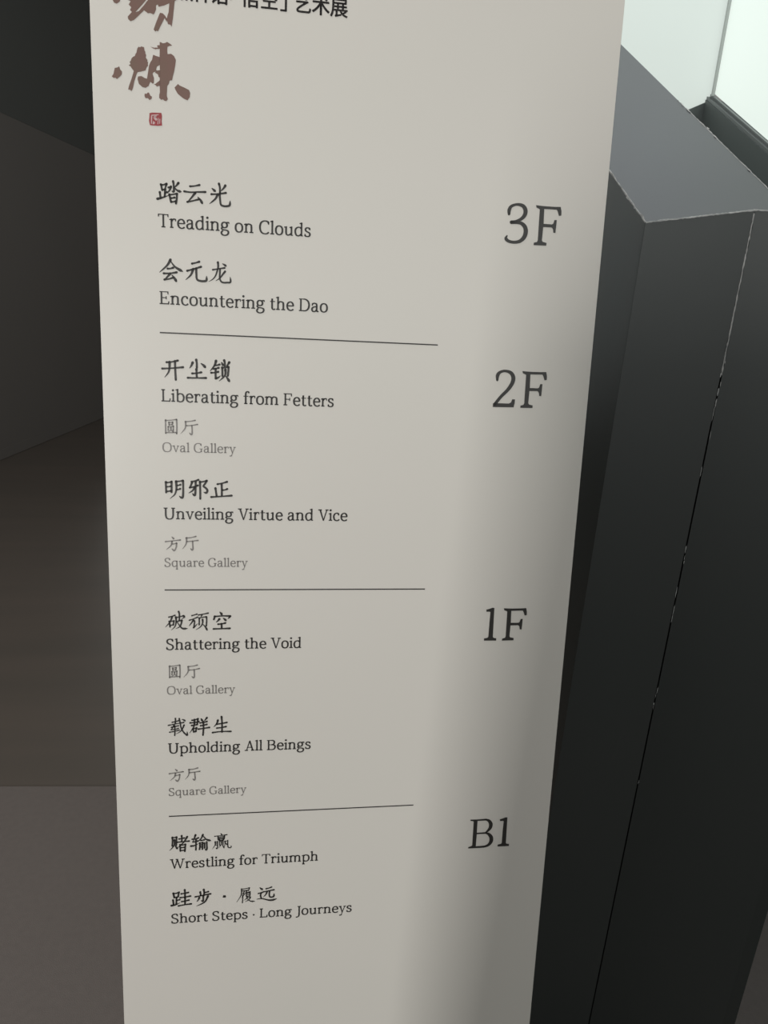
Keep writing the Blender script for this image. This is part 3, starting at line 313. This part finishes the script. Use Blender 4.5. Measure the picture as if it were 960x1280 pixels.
class Ink:
    def __init__(s, w=0.35): s.v = []; s.f = []; s.w = w
    def tri(s, pts):
        k = len(s.v); s.v += pts
        for t in tessellate_polygon([[Vector((x, y, 0)) for x, y in pts]]): s.f.append(tuple(k + i for i in t))
    def disc(s, x, y, rx, ry=None, n=10):
        ry = rx if ry is None else ry; k = len(s.v)
        s.v += [(x + rx * math.cos(6.28318 * i / n), y + ry * math.sin(6.28318 * i / n)) for i in range(n)]; s.f.append(tuple(range(k, k + n)))
    def ribbon(s, P, closed=False, cap=True):
        """P: list of (x, y, width)"""
        n = len(P); k = len(s.v)
        for i in range(n):
            if closed: a, b = P[i - 1], P[(i + 1) % n]
            else: a, b = P[max(i - 1, 0)], P[min(i + 1, n - 1)]
            dx, dy = b[0] - a[0], b[1] - a[1]; L = math.hypot(dx, dy) or 1
            nx, ny = -dy / L, dx / L; x, y, w = P[i]
            s.v += [(x + nx * w / 2, y + ny * w / 2), (x - nx * w / 2, y - ny * w / 2)]
        for i in range(n if closed else n - 1):
            j = (i + 1) % n; s.f.append((k + 2 * i, k + 2 * i + 1, k + 2 * j + 1, k + 2 * j))
        if cap and not closed:
            s.disc(P[0][0], P[0][1], P[0][2] / 2); s.disc(P[-1][0], P[-1][1], P[-1][2] / 2)
    def build(s, name, material, label=None):
        me = bpy.data.meshes.new(name)
        me.from_pydata([tuple(SP(x / 1000, y / 1000, s.w / 1000)) for x, y in s.v], [], s.f)
        bm = bmesh.new(); bm.from_mesh(me)
        for f in bm.faces:
            f.normal_update()
            if f.normal.dot(NF) < 0: f.normal_flip()
        bm.to_mesh(me); bm.free()
        o = link(name, me, material, sign)
        if label: o['label'] = label
        return o
def spline(pts, sub=6, closed=False):
    n = len(pts)
    if n < 3 and not closed:
        a, b = pts; return [tuple(a[k] + (b[k] - a[k]) * i / sub for k in range(len(a))) for i in range(sub + 1)]
    out = []; rng = range(n if closed else n - 1)
    for i in rng:
        if closed: p0, p1, p2, p3 = pts[i - 1], pts[i], pts[(i + 1) % n], pts[(i + 2) % n]
        else: p0, p1, p2, p3 = pts[max(i - 1, 0)], pts[i], pts[i + 1], pts[min(i + 2, n - 1)]
        for q in range(sub):
            t = q / sub
            out.append(tuple(.5 * (2 * p1[k] + (p2[k] - p0[k]) * t + (2 * p0[k] - 5 * p1[k] + 4 * p2[k] - p3[k]) * t * t + (3 * p1[k] - p0[k] - 3 * p2[k] + p3[k]) * t ** 3) for k in range(len(p1))))
    if not closed: out.append(tuple(pts[-1]))
    return out
PROF = {'h': [(0, 1.0), (.15, .8), (.6, .72), (.9, .95), (1, 1.05)], 's': [(0, 1.15), (.2, .92), (.8, .92), (1, .95)],
        'p': [(0, 1.2), (.3, .95), (.7, .7), (1, .25)], 'n': [(0, .45), (.5, .85), (.84, 1.35), (1, .3)],
        'd': [(0, .45), (.5, 1.0), (.85, 1.3), (1, .9)], 't': [(0, 1.2), (.4, .9), (1, .3)], 'g': [(0, 1.05), (.3, .88), (.8, 1.05), (.9, 1.0), (1, .3)]}
def prof(kind, t):
    p = PROF[kind]
    for (a, x), (b, y) in zip(p, p[1:]):
        if t <= b: return x + (y - x) * (t - a) / (b - a)
    return p[-1][1]
def brush_text(ink, key, dx=0, dy=0, k=1.0):
    w, data = KAI[key]
    for st in data.split(';'):
        q = st.split(); pts = [tuple(map(float, a.split(','))) for a in q[1:]]
        sp = spline(pts); L = [0]
        for a, b in zip(sp, sp[1:]): L.append(L[-1] + math.hypot(b[0] - a[0], b[1] - a[1]))
        ink.ribbon([(x + dx, y + dy, w * k * prof(q[0], l / L[-1])) for (x, y), l in zip(sp, L)])
def outline(ink, key, dx=0, dy=0):
    for line in OUTLINE[key]: ink.tri([(float(a.split(',')[0]) + dx, float(a.split(',')[1]) + dy) for a in line.split()])
def brush(ink, key):
    for line in BRUSH[key]: ink.ribbon(spline([tuple(map(float, a.split(','))) for a in line.split()], 8))

# Latin slab letters, drawn with a broad pen (units: cap height 700)
TK, TN, SF = 84, 58, 62        # stem, hairline, serif thickness
XH = 490
G = {}
# 'r' x0 y0 x1 y1 ; 'c' open curve [(x,y)..] ; 'o' closed curve ; 'q' quad/polygon ; 'd' dot
def stem(x, y0, y1): return ('r', x - TK / 2, y0, x + TK / 2, y1)
def foot(x, y=0, l=104, r=100): return ('r', x - l, y, x + r, y + SF)
def head(x, y, l=104, r=100): return ('r', x - l, y - SF, x + r, y)
def flag(x, y): return ('q', [(x - 106, y - 30), (x + TK / 2, y), (x + TK / 2, y - 72), (x - 106, y - 86)])
def bar(x0, y0, x1, y1, w):
    dx, dy = x1 - x0, y1 - y0
    return ('q', [(x0 - w / 2, y0), (x0 + w / 2, y0), (x1 + w / 2, y1), (x1 - w / 2, y1)])
G['T'] = (600, [stem(300, 0, 700), foot(300, l=100, r=100), ('r', 30, 650, 570, 700), ('q', [(30, 700), (75, 700), (72, 560), (28, 545)]), ('q', [(525, 700), (570, 700), (572, 545), (528, 560)])])
G['E'] = (590, [stem(130, 0, 700), ('r', 30, 0, 520, SF), ('r', 30, 652, 500, 700), ('r', 130, 335, 400, 383), ('q', [(470, 0), (522, 0), (545, 165), (500, 175)]), ('q', [(455, 700), (500, 700), (505, 545), (462, 555)]), ('r', 362, 275, 405, 445)])
G['F'] = (555, [stem(130, 0, 700), foot(130, l=100, r=110), ('r', 30, 652, 500, 700), ('r', 130, 335, 400, 383), ('q', [(455, 700), (500, 700), (505, 530), (462, 540)]), ('r', 362, 270, 405, 445)])
G['L'] = (565, [stem(130, 0, 700), ('r', 30, 0, 515, SF), head(130, 700, 100, 100), ('q', [(462, 0), (520, 0), (538, 190), (495, 195)])])
G['D'] = (680, [stem(130, 0, 700), ('r', 30, 0, 300, SF), ('r', 30, 652, 300, 700), ('c', [(280, 676), (400, 664), (520, 580), (585, 440), (588, 280), (535, 130), (410, 40), (280, 24)])])
G['B'] = (625, [stem(130, 0, 700), ('r', 30, 0, 300, SF), ('r', 30, 652, 300, 700), ('r', 130, 345, 320, 390), ('c', [(290, 676), (400, 665), (478, 600), (480, 480), (410, 385), (300, 368)]), ('c', [(300, 368), (430, 360), (525, 290), (530, 160), (450, 45), (290, 24)])])
G['O'] = (740, [('o', [(370, 690), (550, 645), (640, 500), (652, 350), (640, 200), (550, 50), (370, 8), (190, 50), (100, 200), (88, 350), (100, 500), (190, 645)])])
G['C'] = (640, [('c', [(560, 560), (520, 650), (400, 692), (250, 668), (130, 560), (88, 370), (110, 190), (210, 50), (360, 8), (480, 30), (575, 105)]), ('q', [(520, 690), (566, 690), (582, 500), (535, 510)])])
G['G'] = (720, [('c', [(570, 560), (520, 655), (400, 692), (250, 668), (130, 560), (88, 370), (110, 190), (210, 50), (370, 8), (500, 30), (600, 95)]), ('q', [(535, 690), (580, 690), (592, 510), (545, 520)]), stem(585, 50, 300), ('r', 460, 258, 690, 304)])
G['S'] = (540, [('c', [(420, 580), (390, 665), (270, 694), (140, 655), (92, 545), (140, 430), (270, 360), (400, 285), (446, 165), (380, 40), (245, 6), (110, 45), (70, 130)]), ('q', [(400, 690), (440, 690), (452, 520), (410, 530)]), ('q', [(52, 15), (94, 15), (95, 190), (50, 200)])])
G['U'] = (720, [head(150, 700, 110, 100), head(575, 700, 95, 105), ('c', [(150, 680), (150, 430), (155, 220), (205, 70), (350, 8), (500, 55), (565, 200), (575, 430), (575, 680)])])
G['V'] = (650, [('q', [(85, 690), (175, 690), (372, 0), (318, 0)]), ('q', [(520, 690), (575, 690), (366, 0), (318, 0)]), head(125, 700, 105, 105), head(550, 700, 95, 90)])
G['W'] = (960, [('q', [(85, 690), (170, 690), (335, 0), (280, 0)]), ('q', [(465, 690), (515, 690), (330, 0), (280, 0)]), ('q', [(430, 690), (515, 690), (695, 0), (640, 0)]), ('q', [(835, 690), (885, 690), (690, 0), (642, 0)]), head(125, 700, 105, 100), head(475, 700, 90, 60), head(860, 700, 95, 90)])
G['A'] = (670, [('q', [(320, 700), (372, 700), (165, 0), (110, 0)]), ('q', [(310, 700), (378, 700), (580, 0), (492, 0)]), ('r', 200, 215, 480, 262), foot(135, 0, 100, 95), foot(535, 0, 100, 100)])
G['J'] = (360, [stem(230, 30, 700), head(230, 700, 110, 95), ('c', [(230, 120), (222, -20), (170, -110), (80, -150), (20, -135)])])
def arch(x0, x1, top=XH): return ('c', [(x0 + 10, top - 130), (x0 + 75, top - 45), (x0 + 155, top - 22), (x1 - 25, top - 65), (x1, top - 165), (x1, 20)])
G['i'] = (245, [stem(125, 0, XH), foot(125), flag(125, XH), ('d', 118, 655, 56)])
G['l'] = (245, [stem(125, 0, 735), foot(125), flag(125, 735)])
G['n'] = (560, [stem(125, 0, XH), foot(125), flag(125, XH), arch(125, 420), foot(420)])
G['m'] = (850, [stem(125, 0, XH), foot(125), flag(125, XH), arch(125, 415), foot(415, 0, 65, 65), arch(415, 705), foot(705)])
G['h'] = (565, [stem(125, 0, 735), foot(125), flag(125, 735), arch(125, 425), foot(425)])
G['r'] = (400, [stem(130, 0, XH), foot(130, 0, 78, 100), flag(130, XH), ('c', [(140, 350), (195, 430), (270, 468), (350, 452)]), ('q', [(330, 485), (375, 478), (372, 350), (332, 360)])])
G['u'] = (560, [('c', [(125, 470), (125, 180), (150, 60), (240, 20), (330, 50), (420, 130)]), flag(125, XH), stem(425, 0, XH), flag(425, XH), ('r', 425, 0, 510, 44)])
G['o'] = (515, [('o', [(257, 478), (370, 440), (430, 340), (437, 245), (430, 150), (370, 50), (257, 12), (144, 50), (84, 150), (77, 245), (84, 340), (144, 440)])])
G['e'] = (475, [('c', [(95, 262), (250, 262), (405, 270), (398, 360), (345, 445), (250, 478), (145, 435), (85, 330), (82, 200), (130, 75), (245, 12), (350, 28), (425, 85)])])
G['c'] = (455, [('c', [(370, 370), (340, 450), (260, 478), (150, 440), (85, 330), (80, 210), (125, 75), (245, 12), (345, 30), (415, 90)]), ('q', [(345, 480), (388, 480), (392, 335), (350, 345)])])
G['a'] = (500, [('c', [(95, 410), (150, 460), (240, 476), (325, 440), (350, 350), (350, 90), (380, 30), (465, 22)]), ('q', [(75, 330), (118, 330), (125, 440), (80, 445)]), ('c', [(350, 290), (230, 275), (120, 225), (82, 130), (130, 30), (220, 14), (300, 55), (350, 120)])])
G['d'] = (555, [stem(420, 0, 735), flag(420, 735), ('r', 420, 0, 505, 44), ('c', [(420, 400), (340, 466), (250, 474), (140, 425), (82, 320), (80, 190), (130, 60), (230, 14), (330, 50), (420, 130)])])
G['b'] = (555, [stem(125, 0, 735), flag(125, 735), ('c', [(125, 390), (200, 460), (300, 474), (415, 425), (470, 310), (470, 190), (415, 60), (300, 12), (200, 25), (125, 70)])])
G['p'] = (565, [stem(125, -215, XH), flag(125, XH), foot(125, -225, 78, 85), ('c', [(125, 390), (200, 460), (310, 474), (425, 425), (478, 310), (478, 190), (425, 60), (310, 12), (200, 25), (125, 80)])])
G['q'] = (560, [stem(425, -215, XH), foot(425, -225, 85, 78), ('c', [(425, 400), (340, 466), (250, 474), (140, 425), (82, 320), (80, 190), (130, 60), (230, 14), (330, 50), (425, 130)]), ('q', [(400, 470), (470, 500), (470, 440), (425, 420)])])
G['t'] = (355, [('c', [(150, 610), (150, 300), (155, 90), (200, 25), (270, 18), (330, 50)]), ('r', 40, 432, 318, 478), ('q', [(108, 470), (192, 470), (192, 625), (150, 612)])])
G['f'] = (345, [('c', [(350, 690), (290, 722), (215, 700), (172, 620), (168, 500), (168, 20)]), ('r', 45, 432, 320, 478), foot(168, 0, 88, 100), ('d', 345, 672, 42)])
G['s'] = (415, [('c', [(320, 390), (295, 455), (215, 478), (120, 450), (85, 370), (125, 295), (215, 250), (310, 200), (338, 115), (290, 32), (195, 10), (90, 35), (60, 90)]), ('q', [(305, 478), (345, 478), (350, 350), (312, 358)]), ('q', [(45, 15), (85, 15), (85, 140), (42, 145)])])
G['v'] = (510, [('q', [(68, 480), (148, 480), (290, 0), (232, 0)]), ('q', [(392, 480), (440, 480), (278, 0), (236, 0)]), head(105, XH, 90, 85), head(410, XH, 75, 80)])
G['y'] = (505, [('q', [(68, 480), (148, 480), (290, 0), (232, 0)]), ('q', [(392, 480), (440, 480), (212, -190), (165, -205)]), head(105, XH, 90, 85), head(410, XH, 75, 80), ('c', [(205, -165), (165, -215), (110, -225), (60, -200)])])
G['g'] = (520, [('o', [(230, 478), (325, 445), (365, 375), (368, 300), (330, 225), (230, 190), (130, 225), (92, 300), (95, 375), (135, 445)]), ('c', [(325, 440), (370, 470), (430, 478), (480, 462)]), ('q', [(455, 485), (490, 485), (490, 405), (458, 412)]),
                 ('c', [(135, 215), (85, 165), (100, 110), (180, 80), (320, 65), (425, 20), (440, -80), (380, -170), (250, -210), (120, -180), (65, -100), (90, -20), (150, 35)])])
G['·'] = (250, [('d', 125, 255, 52)])
G[' '] = (240, [])
def latin(ink, text, x0, x1, base, cap, bold=1.0, round_caps=False):
    """set text with cap height cap (mm) so that it runs from x0 to x1 (mm)"""
    k = cap / 700.0
    adv = sum(G[c][0] for c in text) - 50
    sx = (x1 - x0) / (adv * k)          # tiny tracking correction, spread over widths
    x = x0 - 28 * k * sx
    for c in text:
        a, parts = G[c]
        T_ = lambda p: (x + p[0] * k * sx, base + p[1] * k)
        def wid(dx, dy):
            L = math.hypot(dx, dy) or 1; s = abs(dy) / L
            return (TN + (TK - TN) * s ** 1.3) * bold * k
        for p in parts:
            if p[0] == 'r':
                e = (bold - 1) * 22
                ink.tri([T_(q) for q in ((p[1] - e, p[2] - e * .4), (p[3] + e, p[2] - e * .4), (p[3] + e, p[4] + e * .4), (p[1] - e, p[4] + e * .4))])
            elif p[0] == 'q':
                e = (bold - 1) * 32; Q = p[1]; R = []
                for z, q in enumerate(Q):           # widen each pair of ends
                    o = Q[z ^ 1]; R.append(T_((q[0] + (e if q[0] > o[0] else -e), q[1])))
                ink.tri(R)
            elif p[0] == 'd': q = T_((p[1], p[2])); ink.disc(q[0], q[1], p[3] * k * bold)
            else:
                cl = p[0] == 'o'; sp = spline([T_(q) for q in p[1]], 5, cl); n = len(sp); R = []
                for i in range(n):
                    aa = sp[i - 1] if (cl or i) else sp[0]; bb = sp[(i + 1) % n] if cl else sp[min(i + 1, n - 1)]
                    R.append((sp[i][0], sp[i][1], wid(bb[0] - aa[0], bb[1] - aa[1])))
                ink.ribbon(R, closed=cl, cap=False)
        x += a * k * sx

# Chinese headings
def kai(name, keys, material=None, k=1.0, dx=0, dy=0, label=None):
    i = Ink()
    for q in keys: brush_text(i, q, dx, dy, k)
    return i.build(name, material or M_ink, label)
KB = 0.98
kai('chinese_heading', ['heading3a'], k=KB, label='black brush-style Chinese heading above Treading on Clouds')
kai('chinese_heading', ['heading3b', 'dragon'], k=KB, label='black brush-style Chinese heading above Encountering the Dao')
kai('chinese_heading', ['heading2a'], k=KB, label='black brush-style Chinese heading above Liberating from Fetters')
kai('chinese_heading', ['heading2b'], k=KB, label='black brush-style Chinese heading above Unveiling Virtue and Vice')
kai('chinese_heading', ['break', 'stubborn', 'heading1a'], k=KB, label='black brush-style Chinese heading above Shattering the Void')
kai('chinese_heading', ['carry', 'heading1b'], k=KB, label='black brush-style Chinese heading above Upholding All Beings')
kai('chinese_heading', ['headingB1a', 'win'], k=KB, label='black brush-style Chinese heading above Wrestling for Triumph')
kai('chinese_heading', ['headingB1c', 'tread', 'far'], k=KB, label='black brush-style Chinese heading above Short Steps Long Journeys')
kai('gallery_name', ['oval'], M_grey, label='grey Chinese gallery name under Liberating from Fetters')
kai('gallery_name', ['square'], M_grey, label='grey Chinese gallery name under Unveiling Virtue and Vice')
kai('gallery_name', ['oval'], M_grey, dy=-314.2, dx=-.5, label='grey Chinese gallery name under Shattering the Void')
kai('gallery_name', ['square'], M_grey, dy=-315.7, dx=-.5, label='grey Chinese gallery name under Upholding All Beings')
# English headings
EN = [('Treading on Clouds', 37.5, 17.6), ('Encountering the Dao', 59.6, -67.2), ('Liberating from Fetters', 69.7, -179.4), ('Unveiling Virtue and Vice', 90.8, -323.0),
      ('Shattering the Void', 35.8, -493.6), ('Upholding All Beings', 50.9, -638.0), ('Wrestling for Triumph', 64.7, -809.2), ('Short Steps · Long Journeys', 114.6, -894.6)]
for t, x1, b in EN:
    i = Ink(); latin(i, t, -135.4, x1 + .4, b - .3, 14.5, 1.22); i.build('english_heading', M_ink, 'black slab serif words ' + t.replace(' · ', ' '))
for t, x1, b, lb in (('Oval Gallery', -48.9, -239.7, 'Liberating from Fetters'), ('Square Gallery', -33.9, -383.8, 'Unveiling Virtue and Vice'), ('Oval Gallery', -49.4, -554.8, 'Shattering the Void'), ('Square Gallery', -34.5, -699.7, 'Upholding All Beings')):
    i = Ink(); latin(i, t, -135.6, x1 + .2, b - .2, 11.1, 1.14); i.build('gallery_name', M_grey, 'grey words %s under %s' % (t, lb))
# divider lines
for v in (-99.8, -414.2, -730.2):
    i = Ink(); i.tri([(-135.9, v - .75), (196.7, v - .75), (196.7, v + .75), (-135.9, v + .75)]); i.build('divider_line', M_ink)
# floor numbers
i = Ink(); brush(i, 'three'); outline(i, 'F'); i.build('floor_number', M_ink, 'large black 3F')
i = Ink(); brush(i, 'two'); outline(i, 'twobase'); outline(i, 'F', -1.29, -197.91); i.build('floor_number', M_ink, 'large black 2F')
i = Ink(); outline(i, 'one'); outline(i, 'F', -2.27, -512.3); i.build('floor_number', M_ink, 'large black 1F')
i = Ink(); outline(i, 'Bstem'); brush(i, 'Bbowl'); outline(i, 'one', 42.01, -315.74); i.build('floor_number', M_ink, 'large black B1')
# calligraphy and seal
i = Ink(.3); outline(i, 'calligraphy_upper'); outline(i, 'calligraphy_lower'); i.build('calligraphy', M_brown, 'large brown ink calligraphy running down the upper left')
i = Ink(.4); outline(i, 'seal'); seal = i.build('seal_stamp', M_red, 'small square red seal under the calligraphy')
i = Ink(.55); outline(i, 'sealmarks'); i.build('seal_mark', M_seal, 'pale characters cut in the red seal').parent = seal
# exhibition title along the top
def gothic(ch, u, v, size, weight):
    cu = bpy.data.curves.new('title', 'FONT'); cu.body = ch; cu.size = size; cu.align_x = 'CENTER'; cu.resolution_u = 4
    cu.offset = weight; cu.fill_mode = 'FRONT' if hasattr(cu, 'fill_mode') else cu.fill_mode
    ob = bpy.data.objects.new('title', cu); C.objects.link(ob)
    dg = bpy.context.evaluated_depsgraph_get(); dg.update()
    me = bpy.data.meshes.new_from_object(ob.evaluated_get(dg))
    mx = (min(p.co.x for p in me.vertices) + max(p.co.x for p in me.vertices)) / 2
    vs = [(p.co.x - mx + u, p.co.y + v) for p in me.vertices]; fs = [tuple(f.vertices) for f in me.polygons]
    bpy.data.objects.remove(ob); bpy.data.curves.remove(cu); bpy.data.meshes.remove(me)
    return vs, fs
i = Ink(.3)
for ch, u in (('黑', -103.9), ('神', -85.0), ('话', -66.4), ('「', -52.0), ('悟', -33.4), ('空', -12.6), ('」', 3.0), ('艺', 24.0), ('术', 44.0), ('展', 64.2)):
    vs, fs = gothic(ch, u, 253.9, 20.5, 0.0)
    for ox, oy in ((0, 0), (.42, 0), (-.42, 0), (0, .34), (0, -.34), (.3, .24), (-.3, .24), (.3, -.24), (-.3, -.24)):
        k = len(i.v); i.v += [(x + ox, y + oy) for x, y in vs]; i.f += [tuple(k + q for q in f) for f in fs]
    #print(ch, len(vs), min(x for x, y in vs) - u, max(x for x, y in vs) - u, min(y for x, y in vs) - 252.5, max(y for x, y in vs) - 252.5)
i.build('title_lettering', M_title, 'dark grey bold Chinese exhibition title cut by the top of the picture')
